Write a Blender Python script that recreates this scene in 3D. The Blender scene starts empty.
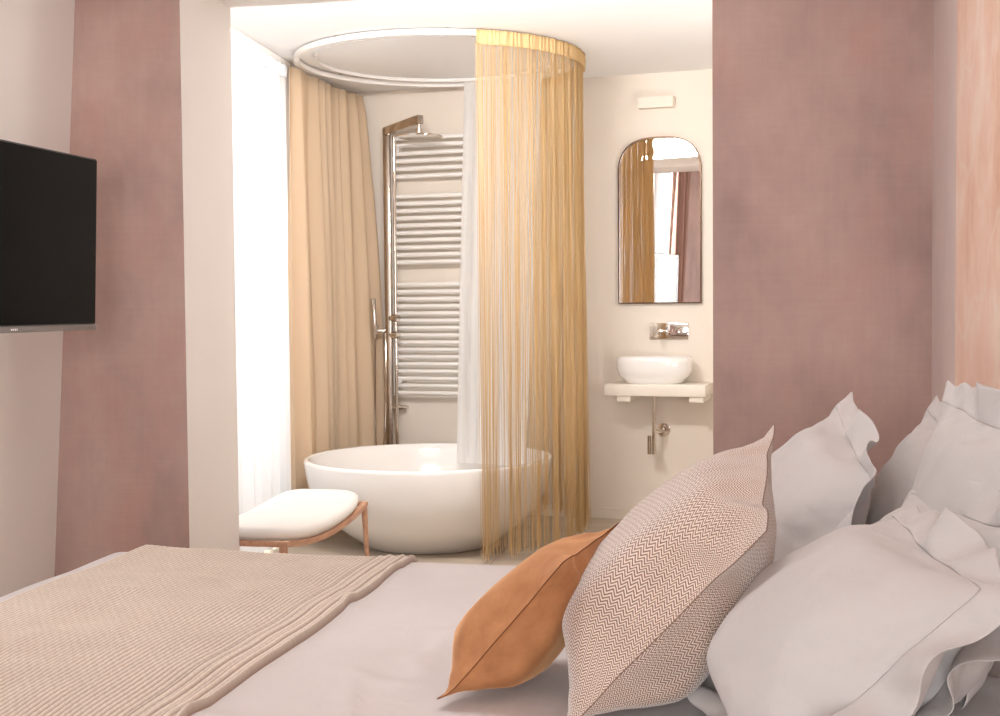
import bpy, bmesh, math, random
import numpy as np
from mathutils import Vector, Matrix, noise

PI = math.pi
scene = bpy.context.scene
COL = scene.collection

# ------------------------------------------------------------------ camera
YAW, PITCH, ROLL = math.radians(11.3), math.radians(-2.3), math.radians(0.5)
fwd = Vector((-math.sin(YAW) * math.cos(PITCH), math.cos(YAW) * math.cos(PITCH), math.sin(PITCH)))
right0 = Vector((math.cos(YAW), math.sin(YAW), 0))
up0 = right0.cross(fwd)
rightv = right0 * math.cos(ROLL) - up0 * math.sin(ROLL)
upv = up0 * math.cos(ROLL) + right0 * math.sin(ROLL)
cam_data = bpy.data.cameras.new('camera')
cam = bpy.data.objects.new('camera', cam_data)
COL.objects.link(cam)
cam_data.sensor_width = 36.0
cam_data.lens = 36.0 * 1.311
cam_data.clip_start = 0.05
M = Matrix((rightv, upv, -fwd)).transposed().to_4x4()
M.translation = (0, 0, 1.36)
cam.matrix_world = M
scene.camera = cam

# ------------------------------------------------------------------ view, world, daylight
scene.view_settings.view_transform = 'Standard'
scene.view_settings.look = 'None'
scene.view_settings.gamma = 1.0
scene.view_settings.use_curve_mapping = False
scene.view_settings.exposure = 0.0
world = bpy.data.worlds.new('sky')
scene.world = world
world.use_nodes = True
wn = world.node_tree.nodes
wn['Background'].inputs['Color'].default_value = (1.0, 0.98, 0.95, 1)
wn['Background'].inputs['Strength'].default_value = 1.6


def area_light(name, loc, direction, sx, sy, power, color):
    d = bpy.data.lights.new(name, 'AREA')
    d.shape = 'RECTANGLE'
    d.size, d.size_y = sx, sy
    d.energy = power
    d.color = color
    o = bpy.data.objects.new(name, d)
    COL.objects.link(o)
    o.location = loc
    o.rotation_euler = Vector(direction).to_track_quat('-Z', 'Y').to_euler()
    return o


# daylight arriving through two windows of the place and one added behind the camera (lamps stand outside the panes)
area_light('daylight_bathroom', (-3.35, 6.2, 1.6), (1, 0, -0.02), 1.9, 2.3, 112, (0.93, 0.97, 1.0))
area_light('daylight_bedroom', (-3.2, 2.75, 1.75), (1, 0.0, -0.10), 0.7, 2.4, 146, (0.93, 0.97, 1.0))
area_light('fill_behind', (-0.05, -2.2, 1.55), (-0.08, 1, 0.05), 1.4, 1.9, 156, (0.93, 0.97, 1.0))  # fill light through the added window
area_light('ceiling_fill_bedroom', (-0.9, 2.9, 2.99), (0, 0, -1), 1.4, 1.0, 21, (0.98, 0.98, 1.0))  # added overhead fill for the bedroom, no fitting
# added bathroom fill, unseen: behind the lintel, and aimed up behind the pier
area_light('ceiling_fill_bathroom', (-1.45, 5.20, 2.69), (-0.12, 1, -0.16), 0.8, 0.16, 53, (1.0, 0.98, 0.97))
area_light('upward_fill_bathroom', (0.12, 6.0, 0.9), (-0.45, 0.10, 1), 0.5, 0.5, 20, (0.97, 0.98, 1.0))


# ------------------------------------------------------------------ helpers
def lin(r, g=None, b=None):
    c = (r, g, b)
    out = []
    for v in c:
        v /= 255.0
        out.append(v / 12.92 if v <= 0.04045 else ((v + 0.055) / 1.055) ** 2.4)
    return (*out, 1.0)


class NT:
    def __init__(self, name):
        self.m = bpy.data.materials.new(name)
        self.m.use_nodes = True
        self.t = self.m.node_tree
        self.n = self.t.nodes
        self.p = self.n['Principled BSDF']
        self.out = self.n['Material Output']

    def new(self, kind, **kw):
        nd = self.n.new(kind)
        for k, v in kw.items():
            setattr(nd, k, v)
        return nd

    def link(self, a, b):
        self.t.links.new(a, b)

    def setp(self, **kw):
        for k, v in kw.items():
            self.p.inputs[k.replace('_', ' ')].default_value = v

    def coord(self, kind='Object', scale=(1, 1, 1)):
        tc = self.new('ShaderNodeTexCoord')
        mp = self.new('ShaderNodeMapping')
        mp.inputs['Scale'].default_value = scale
        self.link(tc.outputs[kind], mp.inputs['Vector'])
        return mp.outputs['Vector']

    def noise(self, vec, scale, detail=4, rough=0.55):
        nd = self.new('ShaderNodeTexNoise')
        nd.inputs['Scale'].default_value = scale
        nd.inputs['Detail'].default_value = detail
        nd.inputs['Roughness'].default_value = rough
        self.link(vec, nd.inputs['Vector'])
        return nd.outputs['Fac']

    def ramp(self, fac, stops):
        nd = self.new('ShaderNodeValToRGB')
        els = nd.color_ramp.elements
        while len(els) < len(stops):
            els.new(0.5)
        for e, (p, c) in zip(els, stops):
            e.position = p
            e.color = c
        self.link(fac, nd.inputs['Fac'])
        return nd.outputs['Color']

    def mix(self, fac, a, b, mode='MIX'):
        nd = self.new('ShaderNodeMix', data_type='RGBA', blend_type=mode)
        for sock, v in ((nd.inputs[0], fac), (nd.inputs[6], a), (nd.inputs[7], b)):
            if hasattr(v, 'links'):
                self.link(v, sock)
            else:
                sock.default_value = v
        return nd.outputs[2]

    def bump(self, height, strength=0.2, dist=0.002):
        nd = self.new('ShaderNodeBump')
        nd.inputs['Strength'].default_value = strength
        nd.inputs['Distance'].default_value = dist
        self.link(height, nd.inputs['Height'])
        self.link(nd.outputs['Normal'], self.p.inputs['Normal'])

    def math(self, op, a, b=None, c=None):
        nd = self.new('ShaderNodeMath', operation=op)
        for i, v in enumerate((a, b, c)):
            if v is None:
                continue
            if hasattr(v, 'links'):
                self.link(v, nd.inputs[i])
            else:
                nd.inputs[i].default_value = v
        return nd.outputs[0]


def plain(name, col, rough=0.6, metal=0.0, vary=None, vscale=6, bscale=None, bstr=0.15, bdist=0.002, sheen=0.0, spec=0.5, coat=0.0):
    t = NT(name)
    t.setp(Base_Color=col, Roughness=rough, Metallic=metal)
    t.p.inputs['Sheen Weight'].default_value = sheen
    t.p.inputs['Specular IOR Level'].default_value = spec
    t.p.inputs['Coat Weight'].default_value = coat
    if vary is not None:
        v = t.coord()
        t.link(t.ramp(t.noise(v, vscale), [(0.3, col), (0.72, vary)]), t.p.inputs['Base Color'])
    if bscale:
        v = t.coord()
        t.bump(t.noise(v, bscale, 3), bstr, bdist)
    return t.m


def translucent(name, col, amount, clear, weave=None):
    """cloth: diffuse + translucent, with an open weave that lets `clear` of the light straight through"""
    t = NT(name)
    df = t.new('ShaderNodeBsdfDiffuse')
    tl = t.new('ShaderNodeBsdfTranslucent')
    tp = t.new('ShaderNodeBsdfTransparent')
    df.inputs['Color'].default_value = col
    tl.inputs['Color'].default_value = col
    m1 = t.new('ShaderNodeMixShader')
    m1.inputs[0].default_value = amount
    t.link(df.outputs[0], m1.inputs[1])
    t.link(tl.outputs[0], m1.inputs[2])
    if clear > 0:
        m2 = t.new('ShaderNodeMixShader')
        m2.inputs[0].default_value = clear
        t.link(m1.outputs[0], m2.inputs[1])
        t.link(tp.outputs[0], m2.inputs[2])
        t.link(m2.outputs[0], t.out.inputs['Surface'])
    else:
        t.link(m1.outputs[0], t.out.inputs['Surface'])
    t.n.remove(t.p)
    return t.m


# ---- materials
def mauve_mat(name='mauve_plaster', tint=None):
    t = NT(name)
    v = t.coord('Object', (1.0, 1.0, 0.7))
    base = t.ramp(t.noise(v, 2.2, 6, 0.6), [(0.28, lin(158, 130, 124)), (0.5, lin(182, 152, 143)), (0.72, lin(200, 169, 158))])
    rose = t.math('MULTIPLY', t.ramp(t.noise(v, 4.5, 5, 0.6), [(0.5, (0, 0, 0, 1)), (0.7, (1, 1, 1, 1))]), 0.55)
    c = t.mix(rose, base, lin(190, 145, 135))
    vs = t.coord('Object', (60, 60, 3))
    vh = t.coord('Object', (4, 4, 80))
    st = t.math('ADD', t.noise(vs, 1.0, 2), t.noise(vh, 1.0, 2))
    streak = t.ramp(t.math('MULTIPLY', st, 0.5), [(0.38, (0.86, 0.86, 0.86, 1)), (0.62, (1.08, 1.08, 1.08, 1))])
    c = t.mix(0.2, c, streak, 'MULTIPLY')
    if tint:
        c = t.mix(0.5, c, tint)
    t.link(c, t.p.inputs['Base Color'])
    t.setp(Roughness=0.7)
    t.bump(st, 0.12, 0.002)
    return t.m


def peach_mat():
    t = NT('peach_plaster')
    v = t.coord('Object', (1, 1.2, 0.8))
    c = t.ramp(t.noise(v, 3.0, 8, 0.65), [(0.3, lin(220, 172, 146)), (0.5, lin(234, 196, 174)), (0.7, lin(243, 220, 204))])
    sc = t.ramp(t.noise(v, 7.0, 8, 0.7), [(0.58, (0, 0, 0, 1)), (0.7, (1, 1, 1, 1))])
    c = t.mix(t.math('MULTIPLY', sc, 0.6), c, lin(236, 214, 198))
    vein = t.ramp(t.noise(t.coord('Object', (1, 1.0, 0.8)), 1.1, 3, 0.5), [(0.492, (0, 0, 0, 1)), (0.5, (0.4, 0.4, 0.4, 1)), (0.508, (0, 0, 0, 1))])
    c = t.mix(vein, c, lin(240, 222, 206))
    t.link(c, t.p.inputs['Base Color'])
    t.setp(Roughness=0.75)
    t.bump(t.noise(v, 40, 6, 0.7), 0.4, 0.004)
    return t.m


def herring_mat():
    t = NT('herringbone_wool')
    tc = t.new('ShaderNodeTexCoord')
    sp = t.new('ShaderNodeSeparateXYZ')
    t.link(tc.outputs['UV'], sp.inputs[0])
    u, v = sp.outputs['X'], sp.outputs['Y']
    nz = t.noise(t.coord('UV'), 60, 2)
    ua = t.math('SUBTRACT', t.math('MULTIPLY', v, 0.37), t.math('MULTIPLY', u, 0.93))
    va = t.math('ADD', t.math('MULTIPLY', u, 0.37), t.math('MULTIPLY', v, 0.93))
    zig = t.math('PINGPONG', t.math('MULTIPLY', ua, 1 / 0.0075), 1.0)
    zig = t.math('MULTIPLY', zig, 1.3)
    ph = t.math('ADD', t.math('MULTIPLY', va, 1 / 0.0058), zig)
    ph = t.math('ADD', ph, t.math('MULTIPLY', nz, 0.35))
    s = t.math('SINE', t.math('MULTIPLY', ph, 2 * PI))
    fac = t.ramp(t.math('ADD', t.math('MULTIPLY', s, 0.5), 0.5), [(0.30, (0, 0, 0, 1)), (0.62, (1, 1, 1, 1))])
    big = t.noise(t.coord('UV'), 9, 3)
    light = t.ramp(big, [(0.3, lin(228, 205, 188)), (0.7, lin(236, 215, 200))])
    dark = t.ramp(t.noise(t.coord('UV'), 120, 2), [(0.3, lin(124, 95, 81)), (0.7, lin(146, 116, 102))])
    c = t.mix(fac, dark, light)
    t.link(c, t.p.inputs['Base Color'])
    t.setp(Roughness=0.9)
    t.p.inputs['Sheen Weight'].default_value = 0.6
    t.p.inputs['Sheen Roughness'].default_value = 0.4
    t.bump(s, 0.35, 0.0015)
    return t.m


def velvet_mat():
    t = NT('rust_velvet')
    v = t.coord('UV')
    c = t.ramp(t.noise(v, 14, 4, 0.6), [(0.3, lin(164, 107, 66)), (0.7, lin(192, 133, 87))])
    t.link(c, t.p.inputs['Base Color'])
    t.setp(Roughness=0.75)
    t.p.inputs['Sheen Weight'].default_value = 0.7
    t.p.inputs['Sheen Roughness'].default_value = 0.35
    t.p.inputs['Sheen Tint'].default_value = lin(244, 190, 140)
    t.bump(t.noise(v, 25, 4, 0.6), 0.25, 0.004)
    return t.m


def cotton_mat(name, a, b, bstr=0.25, sc=9):
    t = NT(name)
    v = t.coord('Object')
    t.link(t.ramp(t.noise(v, 3, 3), [(0.3, a), (0.7, b)]), t.p.inputs['Base Color'])
    t.setp(Roughness=0.85)
    t.p.inputs['Sheen Weight'].default_value = 0.15
    fold = t.noise(t.coord('Object', (5, 2.2, 5)), 2.6, 3, 0.5)
    fold = t.math('ABSOLUTE', t.math('SUBTRACT', fold, 0.5))
    fold = t.math('MULTIPLY', t.math('MINIMUM', fold, 0.06), 1.0)
    nz = t.math('ADD', t.math('ADD', t.noise(v, sc, 4, 0.55), fold), t.math('MULTIPLY', t.noise(v, 300, 2), 0.05))
    t.bump(nz, bstr, 0.02)
    return t.m


def knit_mat():
    t = NT('oatmeal_knit')
    v = t.coord('UV')
    w = t.noise(v, 150, 2)
    c = t.ramp(t.noise(v, 7, 5, 0.7), [(0.3, lin(232, 216, 200)), (0.7, lin(242, 228, 212))])
    c = t.mix(t.ramp(w, [(0.35, (0.22, 0.22, 0.22, 1)), (0.6, (0, 0, 0, 1))]), c, lin(170, 142, 124))
    at = t.new('ShaderNodeVertexColor', layer_name='rib')
    c = t.mix(t.math('MULTIPLY', at.outputs['Color'], 1.0), lin(152, 124, 104), c)
    t.link(c, t.p.inputs['Base Color'])
    t.setp(Roughness=0.95)
    t.p.inputs['Sheen Weight'].default_value = 0.2
    t.bump(w, 0.5, 0.004)
    return t.m


def floor_mat():
    t = NT('greige_planks')
    tc = t.coord('Object', (1, 1, 1))
    br = t.new('ShaderNodeTexBrick')
    br.inputs['Scale'].default_value = 1.0
    br.inputs['Brick Width'].default_value = 1.4
    br.inputs['Row Height'].default_value = 0.18
    br.inputs['Mortar Size'].default_value = 0.002
    br.inputs['Color1'].default_value = lin(205, 190, 172)
    br.inputs['Color2'].default_value = lin(192, 175, 156)
    br.inputs['Mortar'].default_value = lin(150, 132, 114)
    t.link(tc, br.inputs['Vector'])
    gr = t.ramp(t.noise(t.coord('Object', (2, 30, 1)), 1.5, 5), [(0.3, (0.88, 0.88, 0.88, 1)), (0.7, (1.05, 1.05, 1.05, 1))])
    t.link(t.mix(0.8, br.outputs['Color'], gr, 'MULTIPLY'), t.p.inputs['Base Color'])
    t.setp(Roughness=0.5)
    return t.m


def wood_mat():
    t = NT('rosy_wood')
    c = t.ramp(t.noise(t.coord('Object', (30, 4, 30)), 2.0, 5), [(0.3, lin(186, 136, 108)), (0.7, lin(212, 166, 136))])
    t.link(c, t.p.inputs['Base Color'])
    t.setp(Roughness=0.35)
    return t.m


def glass_mat():
    t = NT('window_glass')
    tp = t.new('ShaderNodeBsdfTransparent')
    gl = t.new('ShaderNodeBsdfGlossy')
    gl.inputs['Roughness'].default_value = 0.02
    mx = t.new('ShaderNodeMixShader')
    mx.inputs[0].default_value = 0.06
    t.link(tp.outputs[0], mx.inputs[1])
    t.link(gl.outputs[0], mx.inputs[2])
    t.link(mx.outputs[0], t.out.inputs['Surface'])
    t.n.remove(t.p)
    return t.m


MT = dict(
    mauve=mauve_mat(), lilac=mauve_mat('pale_mauve_plaster', lin(250, 236, 232)), peach=peach_mat(), herring=herring_mat(), velvet=velvet_mat(), knit=knit_mat(), floor=floor_mat(),
    wood=wood_mat(), glass=glass_mat(),
    cream=plain('cream_paint', lin(242, 234, 228), 0.75, vary=lin(239, 231, 224), vscale=1.5),
    bath=plain('bathroom_paint', lin(240, 229, 216), 0.7, vary=lin(237, 225, 211), vscale=1.5),
    ceil=plain('ceiling_paint', lin(252, 250, 248), 0.8, vary=lin(250, 247, 244), vscale=1.2),
    white=plain('white_enamel', lin(245, 240, 235), 0.35),
    ceramic=plain('white_ceramic', lin(248, 244, 240), 0.12, coat=0.3, vary=lin(246, 241, 236), vscale=2),
    stone=plain('cream_solid_surface', lin(243, 233, 220), 0.35, vary=lin(240, 229, 214), vscale=5),
    chrome=plain('chrome', lin(225, 218, 210), 0.08, 1.0),
    steel=plain('brushed_steel', lin(200, 188, 176), 0.22, 1.0),
    bronze=plain('dark_bronze_frame', lin(96, 72, 56), 0.35, 0.7),
    mirror=plain('mirror_glass', lin(250, 244, 238), 0.005, 1.0),
    screen=plain('black_screen', (0.004, 0.004, 0.005, 1), 0.1, spec=0.05),
    black=plain('black_plastic', (0.012, 0.011, 0.011, 1), 0.4),
    grey=plain('grey_plastic', lin(120, 112, 108), 0.4),
    mark=plain('red_mark', lin(190, 50, 50), 0.5),
    sheer=translucent('sheer_voile', (0.88, 0.88, 0.89, 1), 0.08, 0.02),
    bathsheer=translucent('white_shower_voile', (0.97, 0.96, 0.95, 1), 0.55, 0.0),
    beige=translucent('beige_drape', lin(238, 214, 184), 0.3, 0.0),
    taupe=translucent('mauve_drape', lin(176, 142, 130), 0.2, 0.0),
    fringe=translucent('golden_fringe', lin(228, 196, 146), 0.3, 0.0),
    cotton=cotton_mat('white_cotton', lin(201, 194, 191), lin(196, 188, 185), 0.3, 10),
    duvet=cotton_mat('blush_cotton', lin(218, 209, 206), lin(213, 203, 199), 0.25, 5),
    rustseam=plain('rust_seam', lin(120, 68, 34), 0.9),
    woolseam=plain('wool_seam', lin(138, 110, 95), 0.9),
    leather=plain('white_upholstery', lin(246, 241, 236), 0.5, bscale=150, bstr=0.1),
    linen=plain('blush_upholstery', lin(224, 200, 188), 0.9, bscale=300, bstr=0.3, sheen=0.2),
)


class MB:
    """collects shapes and links them as ONE mesh object"""

    def __init__(self):
        self.b = bmesh.new()

    def box(self, lo, hi, bevel=0.0, mtx=None, seg=2):
        r = bmesh.ops.create_cube(self.b, size=1.0)
        vs = r['verts']
        lo, hi = Vector(lo), Vector(hi)
        for v in vs:
            v.co = Vector((lo[i] + (v.co[i] + 0.5) * (hi[i] - lo[i]) for i in range(3)))
        if bevel > 0:
            es = list({e for v in vs for e in v.link_edges})
            rb = bmesh.ops.bevel(self.b, geom=es, offset=bevel, segments=seg, affect='EDGES', profile=0.5)
            vs = list({v for f in rb['faces'] for v in f.verts} | {v for v in vs if v.is_valid})
        if mtx is not None:
            for v in vs:
                v.co = mtx @ v.co
        return self

    def tube(self, pts, r, n=12, cap=True):
        pts = [Vector(p) for p in pts]
        rs = r if isinstance(r, (list, tuple)) else [r] * len(pts)
        rings = []
        prev = None
        for i, p in enumerate(pts):
            if i == 0:
                d = pts[1] - pts[0]
            elif i == len(pts) - 1:
                d = pts[-1] - pts[-2]
            else:
                d = (pts[i + 1] - p).normalized() + (p - pts[i - 1]).normalized()
            d.normalize()
            if prev is None:
                ref = Vector((0, 0, 1)) if abs(d.z) < 0.9 else Vector((1, 0, 0))
                a = d.cross(ref).normalized()
            else:
                a = (prev - d * prev.dot(d)).normalized()
            prev = a
            bb = d.cross(a)
            rings.append([self.b.verts.new(p + (a * math.cos(2 * PI * k / n) + bb * math.sin(2 * PI * k / n)) * rs[i]) for k in range(n)])
        for q in range(len(rings) - 1):
            for k in range(n):
                self.b.faces.new((rings[q][k], rings[q][(k + 1) % n], rings[q + 1][(k + 1) % n], rings[q + 1][k]))
        if cap:
            self.b.faces.new(rings[0][::-1])
            self.b.faces.new(rings[-1])
        return self

    def loft(self, rings, cap0=True, cap1=True, closed=True):
        R = [[self.b.verts.new(p) for p in ring] for ring in rings]
        n = len(R[0])
        for q in range(len(R) - 1):
            for k in range(n if closed else n - 1):
                self.b.faces.new((R[q][k], R[q][(k + 1) % n], R[q + 1][(k + 1) % n], R[q + 1][k]))
        if cap0:
            self.b.faces.new(R[0][::-1])
        if cap1:
            self.b.faces.new(R[-1])
        return self

    def lathe(self, prof, c=(0, 0, 0), n=64, sx=1, sy=1, power=2.0, cap0=False, cap1=False):
        rings = []
        for r, z in prof:
            ring = []
            for k in range(n):
                a = 2 * PI * k / n
                ca, sa = math.cos(a), math.sin(a)
                s = (abs(ca) ** power + abs(sa) ** power) ** (-1 / power)
                ring.append((c[0] + r * sx * ca * s, c[1] + r * sy * sa * s, c[2] + z))
            rings.append(ring)
        return self.loft(rings, cap0, cap1)

    def grid(self, P, uv=None, closed_u=False):
        """P: array (nu, nv, 3)"""
        nu, nv = len(P), len(P[0])
        V = [[self.b.verts.new(P[i][j]) for j in range(nv)] for i in range(nu)]
        lay = self.b.loops.layers.uv.verify() if uv is not None else None
        for i in range(nu - 1 + (1 if closed_u else 0)):
            for j in range(nv - 1):
                i2 = (i + 1) % nu
                f = self.b.faces.new((V[i][j], V[i2][j], V[i2][j + 1], V[i][j + 1]))
                if lay is not None:
                    for l, (a, b) in zip(f.loops, ((i, j), (i2, j), (i2, j + 1), (i, j + 1))):
                        l[lay].uv = uv[a][b]
        return self

    def move(self, mtx):
        for v in self.b.verts:
            v.co = mtx @ v.co
        return self

    def build(self, name, mat, parent=None, smooth=True, angle=40, normals=True):
        if normals:
            bmesh.ops.recalc_face_normals(self.b, faces=self.b.faces)
        me = bpy.data.meshes.new(name)
        self.b.to_mesh(me)
        self.b.free()
        me.materials.append(mat)
        o = bpy.data.objects.new(name, me)
        COL.objects.link(o)
        if smooth:
            me.polygons.foreach_set('use_smooth', [True] * len(me.polygons))
            if angle < 180:
                me.set_sharp_from_angle(angle=math.radians(angle))
        if parent is not None:
            o.parent = parent
            o.matrix_parent_inverse = parent.matrix_basis.inverted()
        return o


def tag(o, label, cat, group=None):
    o['label'] = label
    o['category'] = cat
    if group:
        o['group'] = group
    return o


def empty(name, loc, label, cat, group=None):
    o = bpy.data.objects.new(name, None)
    o.location = loc
    o.empty_display_size = 0.1
    COL.objects.link(o)
    return tag(o, label, cat, group)


def struct(o):
    o['kind'] = 'structure'
    return o


def modifier(o, kind, **kw):
    m = o.modifiers.new(kind.lower(), kind)
    for k, v in kw.items():
        setattr(m, k, v)
    return m


def fbm(x, y, z=0.0, oct=3):
    s, a, f = 0.0, 1.0, 1.0
    for _ in range(oct):
        s += a * noise.noise(Vector((x * f, y * f, z + 7.3 * f)))
        a *= 0.5
        f *= 2.1
    return s


# ------------------------------------------------------------------ the rooms
BED_CEIL, BATH_CEIL = 3.0, 2.79
Y1, Y2 = 4.5, 4.97          # front and back faces of the partition
XR = 0.548                  # headboard wall
XJ0, XJ1 = -2.077, -0.162   # opening
SOFFIT = 2.555
XW = -2.80                  # bathroom window wall


def tvx(z):                 # the left bedroom wall leans inwards towards the ceiling
    return -2.491 - 0.063 * (2.503 - z)


def wall_with_hole(name, mat, p, a0, a1, z0, z1, hole, thick, axis, sign):
    """wall in plane axis=p(z) between a0..a1 along the other axis; hole=(b0,b1,h0,h1); thickness away from the room"""
    mb = MB()
    b0, b1, h0, h1 = hole
    for (c0, c1, d0, d1) in ((a0, b0, z0, z1), (b1, a1, z0, z1), (b0, b1, z0, h0), (b0, b1, h1, z1)):
        if c1 - c0 < 1e-4 or d1 - d0 < 1e-4:
            continue
        ring = []
        for z in (d0, d1):
            q = p(z)
            if axis == 'x':
                ring.append([(q, c0, z), (q, c1, z), (q + sign * thick, c1, z), (q + sign * thick, c0, z)])
            else:
                ring.append([(c0, q, z), (c1, q, z), (c1, q + sign * thick, z), (c0, q + sign * thick, z)])
        mb.loft(ring)
    return struct(mb.build(name, mat, smooth=False))


YN = -1.6    # wall behind the camera
floor = struct(MB().box((-3.0, YN - 0.2, -0.06), (0.9, 8.9, 0.0)).build('floor', MT['floor'], smooth=False))
struct(MB().box((-3.0, YN - 0.2, BED_CEIL), (0.9, Y2 - 0.1, BED_CEIL + 0.06)).build('ceiling', MT['ceil'], smooth=False))
struct(MB().box((-3.1, Y2, BATH_CEIL), (0.9, 8.9, BATH_CEIL + 0.06)).build('ceiling_bathroom', MT['ceil'], smooth=False))

# left bedroom wall: cream beside the television, mauve nearer than the window
WB0, WB1, WBZ0, WBZ1 = 2.42, 3.04, 0.35, 2.9
wall_with_hole('wall_left', MT['cream'], tvx, 2.08, Y1, 0, BED_CEIL, (WB0, WB1, WBZ0, WBZ1), 0.3, 'x', -1)
wall_with_hole('wall_left_mauve', MT['mauve'], tvx, YN, 2.08, 0, BED_CEIL, (YN, YN, 0, 0), 0.3, 'x', -1)
# headboard wall and the wall behind the camera
struct(MB().box((XR, YN, 0), (XR + 0.2, Y1, BED_CEIL)).build('wall_right', MT['lilac'], smooth=False))
wall_with_hole('wall_behind', MT['cream'], lambda z: YN, -2.7, XR + 0.2, 0, BED_CEIL, (-0.8, 0.4, 0.4, 2.5), 0.25, 'y', -1)

# partition: mauve towards the bed, cream in the opening and towards the bathroom
mb = MB()
mb.loft([[(tvx(z), Y1, z), (XJ0, Y1, z), (XJ0, Y2, z), (tvx(z) - 0.45, Y2, z)] for z in (0, BED_CEIL)])
mb.box((XJ1, Y1, 0), (0.9, Y2, BED_CEIL))
mb.box((XJ0, Y1, SOFFIT), (XJ1, Y2, BED_CEIL))
part = struct(mb.build('wall_partition', MT['mauve'], smooth=False))
part.data.materials.append(MT['cream'])
for f in part.data.polygons:
    f.material_index = 0 if f.normal.y < -0.9 else 1

# bathroom walls
struct(wall_with_hole('wall_window', MT['bath'], lambda z: XW, Y2, 8.9, 0, BATH_CEIL, (5.25, 7.35, 0.12, 2.62), 0.35, 'x', -1))
BN = Vector((-0.13, -1, 0)).normalized()
BE = Vector((1, -0.13, 0)).normalized()


def bw(x, off=0.0, z=0.0):
    """a point of the slanting back wall of the bathroom, off metres in front of it"""
    y = 8.138 - 0.13 * x
    return Vector((x, y, z)) + BN * off


def bwm(x, z):
    """matrix: local X along the back wall, local -Y out of the wall, local Z up"""
    p = bw(x, 0, z)
    return Matrix(((BE.x, -BN.x, 0, p.x), (BE.y, -BN.y, 0, p.y), (0, 0, 1, p.z), (0, 0, 0, 1)))


struct(MB().box((-0.4, 0, 0), (3.7, 0.2, BATH_CEIL), mtx=bwm(-2.75, 0)).build('wall_back', MT['bath'], smooth=False))
struct(MB().box((0.6, Y2, 0), (0.8, 8.4, BATH_CEIL)).build('wall_bathroom_right', MT['bath'], smooth=False))
struct(MB().box((0, -0.015, 0), (3.34, 0, 0.07), bevel=0.004, mtx=bwm(-2.75, 0)).build('baseboard_back', MT['bath'], smooth=False))


def window(name, axis, p, a0, a1, z0, z1, transom, mull):
    fr = MB()
    t, d = 0.06, 0.06

    def bar(b0, b1, c0, c1):
        if axis == 'x':
            fr.box((p - d, b0, c0), (p, b1, c1), bevel=0.006)
        else:
            fr.box((b0, p - d, c0), (b1, p, c1), bevel=0.006)
    bar(a0, a0 + t, z0, z1)
    bar(a1 - t, a1, z0, z1)
    bar(a0, a1, z0, z0 + t)
    bar(a0, a1, z1 - t, z1)
    if transom:
        bar(a0, a1, transom - 0.05, transom + 0.05)
    bar(mull - 0.045, mull + 0.045, z0, z1)
    o = struct(fr.build(name, MT['white'], smooth=False))
    g = MB()
    if axis == 'x':
        g.box((p - 0.035, a0 + 0.02, z0 + 0.02), (p - 0.028, a1 - 0.02, z1 - 0.02))
    else:
        g.box((a0 + 0.02, p - 0.035, z0 + 0.02), (a1 - 0.02, p - 0.028, z1 - 0.02))
    g.build('pane', MT['glass'], o, smooth=False)
    return o


window('window_1', 'x', XW - 0.2, 5.25, 7.35, 0.12, 2.62, 2.12, 6.30)
window('window_2', 'x', tvx(1.5) - 0.17, WB0, WB1, WBZ0, WBZ1, None, 2.49)
window('window_added', 'y', YN - 0.14, -0.8, 0.4, 0.4, 2.5, None, -0.2)  # added window, lets in fill from behind the camera


# ------------------------------------------------------------------ bed
BX0, BX1, BY0, BY1, BZ = -1.86, 0.488, 1.50, 3.475, 0.668
bed = empty('bed', ((BX0 + BX1) / 2, 2.5, 0), 'wide low bed with blush headboard against the peach panel', 'bed')
MB().box((BX0 + 0.05, BY0 + 0.05, 0.07), (BX1, BY1 - 0.05, 0.36), bevel=0.03, seg=3).build('base', MT['linen'], bed)
MB().box((BX0 + 0.05, BY0 + 0.05, 0.365), (BX1 - 0.005, BY1 - 0.05, 0.62), bevel=0.06, seg=4).build('mattress', MT['cotton'], bed)
MB().box((BX1 + 0.003, BY0 - 0.1, 0.02), (0.522, BY1 + 0.02, 1.02), bevel=0.012, seg=3).build('headboard', MT['linen'], bed)
for (lx, ly) in ((BX0 + 0.15, BY0 + 0.15), (BX0 + 0.15, BY1 - 0.15), (BX1 - 0.15, BY0 + 0.15), (BX1 - 0.15, BY1 - 0.15)):
    MB().tube([(lx, ly, 0), (lx, ly, 0.075)], 0.03).build('leg', MT['wood'], bed)


def edge(s, lo, hi, r):
    """arc-length coordinate s along a mattress profile: returns coordinate and drop; lo/hi None = open end"""
    if hi is not None and s > hi - r:
        q = s - (hi - r)
        if q < r * PI / 2:
            a = q / r
            return hi - r + r * math.sin(a), r * (1 - math.cos(a))
        return hi, r + (q - r * PI / 2)
    if lo is not None and s < lo + r:
        q = (lo + r) - s
        if q < r * PI / 2:
            a = q / r
            return lo + r - r * math.sin(a), r * (1 - math.cos(a))
        return lo, r + (q - r * PI / 2)
    return s, 0.0


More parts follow.
